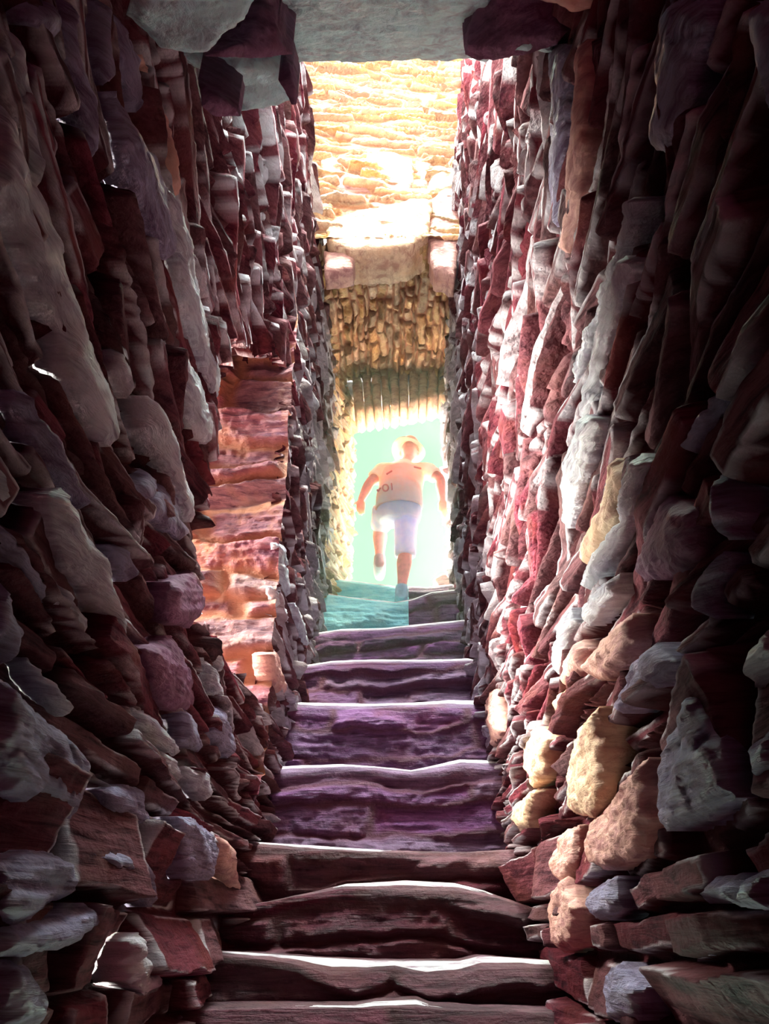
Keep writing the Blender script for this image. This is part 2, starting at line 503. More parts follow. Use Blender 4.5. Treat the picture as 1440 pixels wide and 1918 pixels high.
# ------------------------------------------------------------------ slabs traced on a plane and given thickness
def slab_mesh(name, pts3, n, depth, mat, res=None, rough=0.010, bevel=0.012, jitter=0.5, seed=0, tiltvec=None, tilt=0.0, flutes=40.0, axis=None, lens=0.0):
    """pts3: outline on a plane with outward normal n; front relief towards n, body behind."""
    n = Vector(n).normalized()
    c = sum(pts3, Vector()) / len(pts3)
    A = np.array([list(p - c) for p in pts3])
    A = A - np.outer(A @ np.array(n), np.array(n))
    if axis is None:
        _, _, vt = np.linalg.svd(A, full_matrices=False)
        ea = Vector(vt[0]); ea = (ea - n * ea.dot(n)).normalized()
    else:
        ea = (Vector(axis) - n * Vector(axis).dot(n)).normalized()
    eb = n.cross(ea)
    zc = max(0.3, c.dot(AXIS))
    res = res or max(0.0045, zc * 4.2 / F)
    loop = []
    P2 = [((p - c).dot(ea), (p - c).dot(eb)) for p in pts3]
    for i in range(len(P2)):
        (x0, y0), (x1, y1) = P2[i], P2[(i + 1) % len(P2)]
        L = math.hypot(x1 - x0, y1 - y0)
        k = max(1, int(L / res))
        for j in range(k):
            t = j / k
            x, y = x0 + (x1 - x0) * t, y0 + (y1 - y0) * t
            if j or True:
                q = Vector((x * 28 + seed, y * 28, seed * 1.7))
                w = mnoise.noise(q) + 0.6 * mnoise.noise(q * 3.1)
                nx, ny = (y1 - y0) / max(L, 1e-6), -(x1 - x0) / max(L, 1e-6)
                x += nx * w * res * jitter * 1.6; y += ny * w * res * jitter * 1.6
            loop.append((x, y))
    B = np.array(loop)
    xs = np.arange(B[:, 0].min() + res * .7, B[:, 0].max(), res)
    ys = np.arange(B[:, 1].min() + res * .7, B[:, 1].max(), res)
    gxx, gyy = np.meshgrid(xs, ys)
    gxx = gxx + (np.arange(gyy.shape[0]) % 2)[:, None] * res * .5
    pts = np.stack([gxx.ravel(), gyy.ravel()], -1)
    # inside test
    inside = np.zeros(len(pts), bool)
    x0, y0 = B[:, 0], B[:, 1]
    x1, y1 = np.roll(x0, -1), np.roll(y0, -1)
    for i in range(len(B)):
        cnd = ((y0[i] > pts[:, 1]) != (y1[i] > pts[:, 1]))
        with np.errstate(divide='ignore', invalid='ignore'):
            xi = (x1[i] - x0[i]) * (pts[:, 1] - y0[i]) / (y1[i] - y0[i] + 1e-12) + x0[i]
        inside ^= cnd & (pts[:, 0] < xi)
    pts = pts[inside]

    def bdist(q):
        d = np.full(len(q), 9.0)
        for i in range(len(B)):
            ex, ey = x1[i] - x0[i], y1[i] - y0[i]
            L2 = ex * ex + ey * ey + 1e-12
            t = np.clip(((q[:, 0] - x0[i]) * ex + (q[:, 1] - y0[i]) * ey) / L2, 0, 1)
            d = np.minimum(d, np.hypot(q[:, 0] - x0[i] - t * ex, q[:, 1] - y0[i] - t * ey))
        return d
    if len(pts):
        pts = pts[bdist(pts) > res * 0.45]
    nb = len(B)
    allp = np.concatenate([B, pts]) if len(pts) else B
    v2, _, faces, ov, _, _ = delaunay_2d_cdt([Vector(p) for p in allp], [], [list(range(nb))], 1, 1e-7)
    q = np.array([list(v) for v in v2])
    d = bdist(q)
    rel = rough * (1.6 * fbm(q[:, 0] * 8 + seed * 3.3, q[:, 1] * flutes, 4, seed) + 0.9 * fbm(q[:, 0] * 30, q[:, 1] * 30 + seed, 3, seed + 2))
    # split-stone terraces
    ter = np.floor(3 * vnoise(q[:, 0] * 7 + seed, q[:, 1] * flutes * 0.45, seed + 9)) / 3 * rough * 0.9
    hgt = rel + ter - bevel * (1 - sstep(0, bevel * 1.6, d)) ** 2 - lens * (1 - np.clip(d / max(d.max(), 1e-6), 0, 1)) ** 2
    tv = Vector(tiltvec) if tiltvec is not None else None
    co = []
    for i, (x, y) in enumerate(q):
        p = c + ea * x + eb * y
        e = float(hgt[i])
        if tv is not None:
            e -= tilt * (p - c).dot(tv)
        co.append(p + n * e)
    me = bpy.data.meshes.new(name)
    bm = bmesh.new()
    fv = [bm.verts.new(p) for p in co]
    for f in faces:
        if len(set(f)) >= 3:
            try:
                bm.faces.new([fv[i] for i in f]).smooth = True
            except ValueError:
                pass
    bm.normal_update()
    loose = [v for v in bm.verts if not v.link_faces]
    bmesh.ops.delete(bm, geom=loose, context='VERTS')
    if sum((f.normal.dot(n) * f.calc_area() for f in bm.faces)) < 0:
        bmesh.ops.reverse_faces(bm, faces=bm.faces)
    edges = [e for e in bm.edges if e.is_boundary]
    ex = bmesh.ops.extrude_edge_only(bm, edges=edges)
    newv = [g for g in ex['geom'] if isinstance(g, bmesh.types.BMVert)]
    dv = depth if isinstance(depth, Vector) else n * -depth
    for v in newv:
        v.co = v.co + dv
        w = mnoise.noise(v.co * 20) * 0.006
        v.co += (v.co - c).normalized() * w
    back = [e for e in bm.edges if e.is_boundary]
    bmesh.ops.holes_fill(bm, edges=back, sides=0)
    bmesh.ops.recalc_face_normals(bm, faces=bm.faces)
    bm.to_mesh(me); bm.free()
    o = link(name, me, mat, smooth=False)
    return o


_seed = [100]


def wall_slab(side, px, label, mat='pale', out=0.02, tilt=0.05, depth=0.07, rough=0.013, name='stone_slab', flutes=45.0, group=None):
    _seed[0] += 1
    span = [at_x(x, y, XL if side == 'L' else XR).y for x, y in px]
    out = out * 0.3 + 0.017 + tilt * 0.36 * min(0.5, max(span) - min(span))
    X = (XL + out) if side == 'L' else (XR - out)
    n = (1, 0, 0) if side == 'L' else (-1, 0, 0)
    pts = [at_x(x, y, X) for x, y in px]
    o = slab_mesh(name, pts, n, depth, MAT[mat], seed=_seed[0], tiltvec=(0, 1, 0), tilt=tilt, rough=rough, flutes=flutes, lens=0.011)
    return tag(o, label, 'stone', group or ('stones standing out of the left wall' if side == 'L' else 'stones standing out of the right wall'))


def face_block(px, Y, label, mat, depth=0.2, name='stone_block', rough=0.012, cat='stone', group=None, lean=0.0):
    _seed[0] += 1
    n = Vector((0, -1, lean)).normalized()
    p0 = Vector((0, Y, at_y(*px[0], Y).z))
    pts = [on_plane(x, y, p0, n) for x, y in px]
    o = slab_mesh(name, pts, n, Vector((0, depth, 0)), MAT[mat], seed=_seed[0], rough=rough, bevel=0.02, flutes=22)
    return tag(o, label, cat, group)


def under_block(px, z, Yref, nrm, label, mat, rise=0.25, name='roof_block', rough=0.012, cat='stone', group=None, flutes=28):
    """block seen from below: its outline lies on its underside"""
    _seed[0] += 1
    n = Vector(nrm).normalized()
    pts = [on_plane(x, y, (0, Yref, z), n) for x, y in px]
    o = slab_mesh(name, pts, n, Vector((0, 0, rise)), MAT[mat], seed=_seed[0], rough=rough, bevel=0.02, flutes=flutes, axis=(1, 0.25, 0))
    return tag(o, label, cat, group)


# ------------------------------------------------------------------ the stair: one stone step per object
def interp_px(poly, x):
    xs = [p[0] for p in poly]; ys = [p[1] for p in poly]
    return np.interp(x, xs, ys)


def step_obj(front, top, Y0, nose, back, below, label, mat='step', seed=0, courses=(0.07, 0.14), x0=None, x1=None, name='stone_step', group='steps of the stair', worn_lit=(-9999, 9999)):
    """front/top: picture outline of the worn front edge and of the lit strip behind it."""
    xa = XL - 0.05 if x0 is None else x0
    xb = XR + 0.05 if x1 is None else x1
    xs = np.arange(xa, xb + 0.004, 0.008)
    zmid = at_y(*front[len(front) // 2], Y0).z

    def edge_z(poly, Y):
        pts = [at_y(px, py, Y) for px, py in poly]
        return np.interp(xs, [p.x for p in pts], [p.z for p in pts])
    zf = edge_z(front, Y0)
    zt = np.maximum(edge_z(top, Y0 + nose), zf + 0.004)
    zf = zf + 0.006 * fbm(xs * 12, xs * 0 + seed, 4, seed)
    wx0, wx1 = at_y(worn_lit[0], 1400, Y0).x, at_y(worn_lit[1], 1400, Y0).x
    zlow = zmid - below
    nr = max(8, int(below / 0.008))
    tr = np.linspace(0, 1, nr)
    U, V = np.meshgrid(xs, zlow + tr * below)
    h, mask, r0, r1, _ = stone_field(U, V, thick=courses, length=(0.6, 1.7), seed=seed + 300, prot=0.016, recess=0.012, gap=0.001, soft=0.022, tilt=0.24, wob=0.06, layer=0.018)
    top_fade = 1 - sstep(0.80, 1.0, tr)[:, None]
    Yr = Y0 - h * top_fade + 0.05 * (1 - tr)[:, None] + 0.012 * sstep(0.9, 1.0, tr)[:, None]
    Zr = zlow + (zf[None, :] - zlow) * tr[:, None]
    tt = np.linspace(0, 1, 16)[1:]
    Yn = Y0 + 0.012 + (nose - 0.012) * tt[:, None] + xs[None, :] * 0
    sh = np.sin(tt * math.pi / 2)[:, None]
    Un, Vn = np.meshgrid(xs, tt * nose)
    Zn = zf[None, :] + (zt - zf)[None, :] * sh + 0.010 * fbm(Un * 9, Vn * 60, 4, seed + 8) * np.sin(tt * math.pi)[:, None]
    tb = np.linspace(0, 1, 14)[1:]
    Yb = Y0 + nose + (back - nose) * tb[:, None] + xs[None, :] * 0
    Zb = zt[None, :] + 0 * tb[:, None] + 0.006 * fbm(*np.meshgrid(xs * 15, tb * 8), 3, seed + 2)
    X = np.concatenate([U, Un, np.meshgrid(xs, tb)[0]])
    Y = np.concatenate([Yr, Yn, Yb]); Z = np.concatenate([Zr, Zn, Zb])
    nrow, ncol = X.shape
    msk = np.concatenate([mask, np.ones_like(Un), np.ones_like(Yb)])
    q0 = np.concatenate([r0, np.full_like(Un, .95), np.full_like(Yb, .8)])
    q1 = np.concatenate([r1, np.zeros_like(Un), np.zeros_like(Yb)])
    bm = bmesh.new()
    vs_ = [bm.verts.new((X.flat[i], Y.flat[i], Z.flat[i])) for i in range(X.size)]
    for r in range(nrow - 1):
        for c in range(ncol - 1):
            a = r * ncol + c
            f = bm.faces.new((vs_[a], vs_[a + 1], vs_[a + ncol + 1], vs_[a + ncol]))
            f.smooth = True
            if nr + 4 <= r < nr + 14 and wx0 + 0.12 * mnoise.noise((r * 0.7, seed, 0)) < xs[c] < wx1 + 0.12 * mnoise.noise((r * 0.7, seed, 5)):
                f.material_index = 1  # pale strip paints the light caught on the worn edge
    # close: ends, back and bottom
    yb, zb = Y0 + back, zlow
    br = [bm.verts.new((xs[c], yb, zb)) for c in range(ncol)]
    last = (nrow - 1) * ncol
    for c in range(ncol - 1):
        bm.faces.new((vs_[last + c], vs_[last + c + 1], br[c + 1], br[c]))
        bm.faces.new((br[c], br[c + 1], vs_[c + 1], vs_[c]))
    bm.faces.new([vs_[r * ncol] for r in range(nrow)] + [br[0]])
    bm.faces.new([br[-1]] + [vs_[r * ncol + ncol - 1] for r in reversed(range(nrow))])
    bmesh.ops.recalc_face_normals(bm, faces=bm.faces)
    me = bpy.data.meshes.new(name)
    bm.to_mesh(me); bm.free()
    at = me.attributes.new('stone', 'FLOAT_COLOR', 'POINT')
    colr = np.ones((len(me.vertices), 4), np.float32) * np.array([.5, 1, .5, 1], np.float32)
    colr[:X.size, 0] = q0.ravel(); colr[:X.size, 1] = msk.ravel(); colr[:X.size, 2] = q1.ravel()
    at.data.foreach_set('color', colr.ravel())
    me.materials.append(MAT[mat]); me.materials.append(MAT['worn_lit'])
    o = bpy.data.objects.new(name, me); COL.objects.link(o)
    return tag(o, label, 'step', group)


MAT['worn_lit'] = stone_mat('worn_edge_highlight', (0.88, 0.96, 0.96), (0.26, 0.13, 0.20), (0.70, 0.66, 0.70), (3, 9, 60), 0.34, 0.5, 0.7)  # worn stone plus the light on its edge, both in the colour

STEPS = [
    dict(front=[(360, 1893), (560, 1890), (700, 1890), (790, 1888), (900, 1895), (1080, 1900)],
         top=[(360, 1894), (560, 1890), (640, 1888), (700, 1876), (780, 1872), (820, 1888), (1080, 1898)], Y0=2.36, nose=0.06, back=0.30, below=0.42,
         label='lowest stone step at the bottom of the photo, almost black with two small bright flecks', mat='stepred', seed=1, worn_lit=(600, 790)),
    dict(front=[(395, 1788), (540, 1803), (620, 1828), (680, 1822), (740, 1815), (800, 1842), (850, 1836), (900, 1816), (1045, 1814)],
         top=[(395, 1779), (560, 1791), (700, 1799), (860, 1800), (900, 1790), (1045, 1800)], Y0=2.55, nose=0.10, back=0.36, below=0.30,
         label='stone step with the widest jagged bright edge, second from the bottom', mat='stepred', seed=2),
    dict(front=[(440, 1700), (560, 1678), (640, 1664), (760, 1668), (860, 1668), (930, 1682), (1010, 1706)],
         top=[(440, 1700), (560, 1677), (650, 1656), (760, 1649), (850, 1654), (905, 1668), (1010, 1706)], Y0=2.80, nose=0.08, back=0.34, below=0.24,
         label='low hump-shaped step whose bright fleck lies only in the middle of the stair', mat='stepred', seed=3, worn_lit=(640, 900)),
    dict(front=[(450, 1582), (560, 1592), (700, 1597), (850, 1598), (1000, 1590)],
         top=[(450, 1575), (600, 1585), (720, 1593), (850, 1597), (1000, 1589)], Y0=2.99, nose=0.08, back=0.52, below=0.26,
         label='dark red step with a thin bright line along its left half only', mat='stepred', seed=4, worn_lit=(400, 710), courses=(0.06, 0.1)),
    dict(front=[(490, 1449), (560, 1446), (640, 1439), (700, 1441), (770, 1448), (830, 1441), (870, 1434), (935, 1437)],
         top=[(490, 1437), (640, 1432), (700, 1436), (770, 1444), (830, 1430), (860, 1423), (935, 1426)], Y0=3.42, nose=0.09, back=0.50, below=0.36,
         label='red-purple step with a wavy bright edge that dips right of the middle', seed=5),
    dict(front=[(530, 1323), (640, 1329), (720, 1326), (800, 1323), (870, 1326), (920, 1327)],
         top=[(530, 1316), (700, 1319), (790, 1316), (840, 1312), (920, 1314)], Y0=3.85, nose=0.09, back=0.52, below=0.38,
         label='purple step with a straight bright edge, level with the bottom of the side opening', seed=6),
    dict(front=[(550, 1254), (620, 1244), (700, 1241), (800, 1242), (895, 1239)],
         top=[(550, 1249), (620, 1239), (700, 1236), (800, 1237), (895, 1233)], Y0=4.30, nose=0.07, back=0.54, below=0.37,
         label='violet step with a hairline bright edge, third below the doorway', seed=7),
    dict(front=[(580, 1192), (640, 1183), (720, 1181), (800, 1173), (880, 1166)],
         top=[(580, 1188), (640, 1179), (720, 1177), (800, 1168), (880, 1160)], Y0=4.78, nose=0.06, back=0.48, below=0.42,
         label='violet step directly under the blue-green slab, bright edge rising to the right', seed=8),
]
for s in STEPS:
    step_obj(**s)
# upper two steps: left stones carry a painted blue-green flare, right ones are violet
UP = [(590, 1112), (650, 1121), (740, 1131), (770, 1127), (810, 1113), (870, 1107)]
UPT = [(590, 1109), (650, 1118), (740, 1128), (770, 1123), (810, 1109), (870, 1102)]
XM = at_y(765, 1130, 5.2).x
step_obj(UP, UPT, 5.20, 0.05, 0.36, 0.40, 'slab with painted blue-green flare under the climbing person, left half of the upper step', 'teal', 9, (0.1, 0.2), x1=XM)
step_obj(UP, UPT, 5.20, 0.05, 0.36, 0.40, 'violet stone right of the slab with painted blue-green flare, below the pink rock', 'step', 10, (0.08, 0.16), x0=XM)
LP = [(595, 1084), (660, 1091), (740, 1101), (800, 1103), (870, 1096)]
LPT = [(595, 1081), (660, 1088), (740, 1098), (800, 1100), (870, 1092)]
XM2 = at_y(765, 1100, 5.53).x
step_obj(LP, LPT, 5.53, 0.05, 0.5, 0.30, 'threshold slab of the doorway with painted blue-green flare, left of the standing foot', 'teal', 11, (0.1, 0.2), x1=XM2)
step_obj(LP, LPT, 5.53, 0.05, 0.5, 0.30, 'pale violet threshold stone of the doorway, right of the standing foot', 'step', 12, (0.1, 0.2), x0=XM2)
face_block([(812, 1084), (826, 1075), (846, 1068), (858, 1100), (832, 1103), (820, 1093)], 5.66, 'small pink rock lying on the threshold against the right door jamb',
           'pink', 0.22, 'rock', cat='rock')

# ------------------------------------------------------------------ stones over the passage
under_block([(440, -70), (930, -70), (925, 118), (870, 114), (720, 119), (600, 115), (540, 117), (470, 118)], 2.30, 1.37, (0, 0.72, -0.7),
            'broad flat lintel slab spanning the passage overhead, underside painted with mint skylight', 'mint', 0.30, 'lintel_slab', 0.012, 'lintel')
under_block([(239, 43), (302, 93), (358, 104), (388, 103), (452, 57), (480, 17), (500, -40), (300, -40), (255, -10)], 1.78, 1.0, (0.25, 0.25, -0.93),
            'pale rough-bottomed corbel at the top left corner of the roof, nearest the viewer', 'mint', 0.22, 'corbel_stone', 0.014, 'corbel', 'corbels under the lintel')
under_block([(388, 102), (455, 52), (485, -30), (528, -30), (528, 48), (552, 98), (500, 106)], 1.93, 1.12, (0.55, -0.55, -0.6),
            'dark wedge-shaped stone between the two pale corbels on the left', 'dark', 0.22, 'corbel_stone', 0.012, 'corbel', 'corbels under the lintel')
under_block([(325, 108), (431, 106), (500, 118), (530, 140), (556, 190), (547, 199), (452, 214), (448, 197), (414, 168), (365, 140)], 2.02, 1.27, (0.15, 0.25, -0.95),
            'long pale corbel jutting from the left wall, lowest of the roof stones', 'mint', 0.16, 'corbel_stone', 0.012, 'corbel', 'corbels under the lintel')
under_block([(538, 104), (548, 108), (565, 160), (562, 186), (553, 189), (528, 142)], 2.00, 1.27, (0.5, -0.7, -0.4),
            'small dark broken stone capping the end of the long left corbel', 'dark', 0.10, 'corbel_stone', 0.01, 'corbel', 'corbels under the lintel')
under_block([(376, 142), (414, 166), (450, 195), (454, 216), (400, 214), (382, 196)], 1.98, 1.25, (0.45, -0.6, -0.6),
            'dark brown stone beneath the lower edge of the long left corbel', 'dark', 0.12, 'corbel_stone', 0.01, 'corbel', 'corbels under the lintel')
under_block([(868, 100), (890, 112), (940, 106), (1000, 92), (1040, 80), (1075, 40), (1085, -40), (900, -40), (866, 50)], 1.98, 1.22, (-0.45, -0.6, -0.6),
            'dark faceted corbel at the top right, under the end of the lintel', 'dark', 0.22, 'corbel_stone', 0.014, 'corbel', 'corbels under the lintel')
under_block([(895, 113), (935, 100), (960, 80), (1010, 62), (1052, 52), (1040, 88), (1036, 107), (965, 108)], 1.94, 1.20, (-0.12, 0.2, -0.95),
            'pale streaked slab under the dark right corbel', 'mint', 0.07, 'corbel_stone', 0.012, 'corbel', 'corbels under the lintel')
under_block([(985, -30), (1140, -30), (1128, 22), (1068, 34), (1040, 18), (1005, 12)], 1.80, 1.02, (-0.2, 0.15, -0.95),
            'thin pale roof stone above the dark right corbel, at the top of the frame', 'pink', 0.10, 'corbel_stone', 0.01, 'corbel', 'corbels under the lintel')

# stones set in the back wall of the shaft
G = 'large stones over the inner lintel'
face_block([(601, 298), (625, 292), (642, 312), (636, 345), (612, 368), (603, 350)], 3.74, 'rounded yellow stone at the left end above the inner lintel', 'cream', group=G)
face_block([(688, 284), (735, 282), (772, 294), (776, 330), (760, 368), (715, 362), (690, 346), (678, 312)], 3.72, 'big peach-coloured stone in the middle above the inner lintel', 'pink', group=G)
face_block([(779, 298), (806, 304), (802, 344), (792, 354), (778, 326)], 3.74, 'narrow peach stone right of the big peach stone', 'pink', group=G)
face_block([(812, 308), (864, 312), (864, 346), (828, 356), (798, 364), (804, 340)], 3.70, 'flat cream stone at the right end above the inner lintel', 'cream', group=G)
face_block([(638, 318), (672, 326), (690, 352), (716, 378), (690, 388), (650, 372), (626, 352)], 3.73, 'slanting tan stone wedged left of the big peach stone', 'pink', group=G)
face_block([(608, 370), (640, 366), (660, 385), (640, 398), (610, 408)], 3.75, 'small broken tan stone at the left end of the inner lintel', 'pink', group=G)
face_block([(610, 414), (660, 396), (740, 379), (809, 371), (806, 402), (803, 436), (770, 458), (720, 467), (650, 466), (612, 450)], 3.60,
           'cream inner lintel slab lying across the passage in front of the doorway', 'cream', 0.3, 'lintel_slab', cat='lintel')
face_block([(806, 372), (830, 352), (866, 344), (862, 440), (852, 512), (812, 500), (803, 442)], 3.64, 'rough orange-tan pier stone at the right end of the inner lintel', 'pink', 0.2,
           'pier_stone')
face_block([(606, 468), (640, 470), (662, 478), (660, 500), (640, 506), (608, 508)], 3.66, 'small hollowed stone under the left end of the inner lintel', 'pink', 0.15)
# course of upright stones over the doorway
vx = [664, 683, 699, 716, 731, 748, 766, 784, 801, 820, 845]
vt = [700, 698, 700, 690, 688, 692, 686, 690, 680, 684]
words = ['first', 'second', 'third', 'fourth', 'fifth', 'sixth', 'seventh', 'eighth', 'ninth', 'last']
for i in range(10):
    x0, x1 = vx[i], vx[i + 1]
    yb0 = np.interp(x0, [664, 845], [768, 738]); yb1 = np.interp(x1, [664, 845], [768, 738])
    sl = 6 - i
    face_block([(x0 - sl + 1, vt[i] + random.uniform(0, 8)), ((x0 + x1) / 2 - sl, vt[i] - 4), (x1 - sl - 2, vt[i] + random.uniform(0, 8)),
                (x1 - 1, yb1 - random.uniform(0, 5)), ((x0 + x1) / 2, (yb0 + yb1) / 2 + 2), (x0 + 1, yb0 - random.uniform(0, 5))], 5.50 + random.uniform(-.02, .02),
               '%s upright yellow stone from the left in the course over the doorway' % words[i], 'cream', 0.34, 'header_stone', cat='stone', group='upright stones over the doorway')

# ------------------------------------------------------------------ slabs standing out of the left wall
L = lambda px, label, mat='pale', **k: wall_slab('L', px, label, mat, **k)
L([(0, 190), (22, 215), (60, 330), (110, 440), (150, 540), (190, 640), (225, 740), (241, 800), (239, 835), (215, 822), (190, 765), (160, 690), (140, 620), (108, 560), (70, 480), (30, 395), (0, 345)],
  'longest and broadest pale slab of the left wall, slanting down from the photo edge', out=0.07)
L([(8, 35), (38, 90), (70, 190), (92, 310), (96, 365), (80, 335), (55, 235), (25, 125)], 'thin pale slab above the broadest left slab, pointing down like a blade')
L([(0, 60), (18, 115), (45, 220), (58, 268), (40, 232), (15, 145), (0, 105)], 'hairline grey slab at the left edge, next to the blade-like slab', 'grey')
L([(75, 0), (110, 0), (117, 80), (110, 76), (95, 60), (82, 40)], 'short pale slab cut off by the top edge near the left corner', 'grey')
L([(128, 0), (141, 0), (150, 90), (175, 180), (195, 260), (204, 302), (190, 282), (165, 195), (140, 112), (128, 60)], 'slender pale slab running down from the top edge in the upper left', 'grey')
L([(192, 0), (204, 0), (213, 90), (223, 150), (215, 160), (205, 112)], 'short slender slab beside the darker flat slab below the roof corbel', 'grey')
L([(215, 10), (234, 45), (260, 110), (276, 190), (283, 216), (264, 190), (240, 102)], 'smooth flat mauve slab just under the nearest left corbel', 'grey')
L([(232, 170), (260, 240), (292, 290), (307, 340), (322, 400), (341, 480), (333, 487), (300, 412), (275, 352), (250, 272)], 'flat mauve slab in the upper left, below the smooth one under the corbel', 'grey', out=0.06)
L([(312, 350), (332, 380), (354, 450), (377, 540), (402, 620), (426, 700), (425, 745), (414, 725), (385, 642), (358, 560), (333, 450)], 'long bright slab ending at the near edge of the side opening, upper of a pair', out=0.06)
L([(343, 510), (360, 545), (385, 620), (405, 680), (423, 742), (420, 750), (395, 692), (368, 622), (350, 562)], 'thin bright slab close beneath the long bright slab beside the side opening')
L([(275, 100), (300, 180), (318, 270), (330, 345), (346, 384), (352, 388), (338, 340), (318, 240), (297, 160)], 'thin pale sliver under the long left corbel', 'pink')
L([(225, 655), (240, 640), (253, 690), (263, 730), (258, 747), (245, 722), (230, 692)], 'small pale slab standing alone right of the broadest left slab')
L([(276, 740), (286, 745), (312, 790), (332, 830), (352, 890), (373, 930), (383, 975), (370, 971), (345, 922), (330, 892), (308, 840), (288, 800)], 'bright pointed slab whose tip ends at the orange jamb of the side opening', out=0.06)
L([(340, 650), (353, 655), (376, 700), (387, 740), (406, 775), (412, 800), (406, 833), (390, 820), (370, 770), (352, 720)], 'wide fluted bright slab at the near edge of the side opening, half way up', out=0.06)
L([(50, 728), (63, 735), (92, 790), (122, 830), (152, 890), (177, 930), (187, 945), (181, 953), (155, 932), (118, 870), (83, 812), (58, 762)], 'slanting pale violet slab below the lower end of the broadest left slab', 'grey', out=0.06)
L([(0, 855), (15, 880), (29, 930), (27, 943), (12, 927), (0, 898)], 'small pale tongue of stone at the left edge, half way down the photo')
L([(98, 925), (121, 915), (152, 960), (187, 1020), (217, 1080), (242, 1150), (263, 1210), (264, 1230), (245, 1202), (213, 1142), (188, 1102), (148, 1060), (118, 1000)], 'broad bright slab with a dark crack, middle of the left wall', out=0.07)
L([(0, 960), (25, 985), (60, 1040), (87, 1080), (102, 1130), (75, 1102), (38, 1062), (10, 1022), (0, 1005)], 'dull mauve slab left of the broad cracked slab', 'grey')
L([(0, 1075), (20, 1100), (46, 1180), (42, 1240), (30, 1247), (15, 1202), (0, 1195)], 'pitted pale slab at the left edge above the big lower block', 'grey')
L([(108, 1090), (132, 1110), (162, 1150), (179, 1185), (170, 1192), (138, 1162), (118, 1132)], 'small fluted pale slab below the broad cracked slab')
L([(70, 1232), (95, 1262), (132, 1300), (149, 1335), (141, 1342), (105, 1302), (83, 1272)], 'small bright leaf-shaped slab just above the big lower block')
L([(263, 1325), (290, 1338), (322, 1368), (357, 1405), (352, 1416), (308, 1396), (273, 1362)], 'bright flat diamond-shaped slab low on the left wall')
L([(0, 1262), (30, 1288), (75, 1318), (110, 1348), (150, 1388), (175, 1420), (177, 1470), (161, 1532), (130, 1517), (95, 1487), (75, 1502), (38, 1482), (14, 1422), (0, 1392)],
  'big fluted violet block at the left edge, largest stone of the lower left wall', 'grey', out=0.08, rough=0.016, name='stone_block')
L([(304, 1404), (335, 1418), (352, 1450), (349, 1467), (320, 1452), (305, 1431)], 'small squarish pale stone below the bright diamond-shaped slab')
L([(354, 1434), (386, 1438), (410, 1480), (401, 1499), (375, 1477), (356, 1452)], 'small pale stone with a notch, right of the squarish one')
L([(332, 1528), (370, 1533), (406, 1558), (422, 1600), (412, 1648), (365, 1644), (343, 1592)], 'rough mottled block beside the left end of the half-lit step', 'grey', out=0.06, rough=0.016, name='stone_block')
L([(412, 1565), (440, 1580), (456, 1630), (455, 1685), (442, 1650), (420, 1620)], 'rough pale stone touching the left end of the half-lit step', 'pink', out=0.05)
L([(203, 1482), (240, 1470), (277, 1475), (287, 1562), (260, 1547), (223, 1522)], 'dull mauve flat stone right of the big fluted block', 'grey', name='stone_block')
L([(0, 1612), (50, 1612), (85, 1590), (140, 1600), (167, 1650), (150, 1682), (100, 1702), (40, 1732), (0, 1705)], 'rounded violet boulder at the left edge near the bottom', 'grey', out=0.08, rough=0.02, name='stone_block')
L([(12, 1742), (60, 1730), (130, 1725), (180, 1692), (198, 1700), (196, 1742), (150, 1772), (60, 1792), (18, 1792)], 'flat-faced mauve block below the rounded violet boulder', 'grey', out=0.09, name='stone_block')
L([(236, 1762), (270, 1748), (302, 1800), (307, 1850), (280, 1872), (248, 1832)], 'rough dark red block right of the flat-faced mauve block', 'wall', out=0.06, name='stone_block', rough=0.02)
L([(20, 1800), (60, 1798), (100, 1860), (110, 1918), (40, 1918)], 'fluted dark stone at the bottom left, under the flat-faced block', 'grey', out=0.06, name='stone_block')
L([(185, 1600), (230, 1590), (290, 1615), (320, 1680), (310, 1700), (270, 1660), (210, 1640)], 'arched mauve stone right of the rounded violet boulder', 'grey', out=0.06, rough=0.016)
L([(391, 1232), (411, 1258), (430, 1305), (421, 1312), (399, 1277)], 'bright sharp slab on the sill of the side opening')
L([(404, 1203), (416, 1223), (425, 1263), (415, 1256)], 'tiny bright upright chip on the sill of the side opening')
L([(260, 907), (281, 878), (297, 890), (292, 952), (275, 942)], 'fluted mauve stone left of the pointed bright slab', 'grey')
L([(289, 930), (316, 883), (332, 900), (347, 960), (367, 1000), (352, 1012), (320, 987), (293, 962)], 'violet stone directly under the pointed bright slab', 'grey')
L([(225, 1020), (245, 1015), (270, 1060), (262, 1090), (240, 1060)], 'small wrinkled violet stone left of the dark jutting rock', 'grey')
L([(322, 1090), (372, 1072), (400, 1128), (372, 1175), (330, 1165), (318, 1130)], 'dark plum rock jutting into the side opening', 'dark', out=0.06)
L([(280, 1215), (330, 1190), (372, 1240), (382, 1330), (340, 1330), (300, 1280)], 'large smooth plum stone below the dark jutting rock', 'dark', out=0.05)
L([(345, 1332), (358, 1328), (392, 1390), (388, 1408), (350, 1392)], 'wrinkled mauve stone below the large smooth plum stone', 'grey')
L([(402, 1335), (420, 1325), (448, 1390), (440, 1420), (412, 1380)], 'violet stone beside the left end of the wavy-edged step', 'grey')
L([(518, 1018), (532, 1018), (546, 1060), (539, 1064), (524, 1047)], 'bright chip at the far corner of the side opening, topmost of three', out=0.0, depth=0.02, tilt=0.02)
L([(528, 1054), (538, 1058), (551, 1112), (544, 1117), (533, 1092)], 'bright chip at the far corner of the side opening, middle of three', out=0.0, depth=0.02, tilt=0.02)
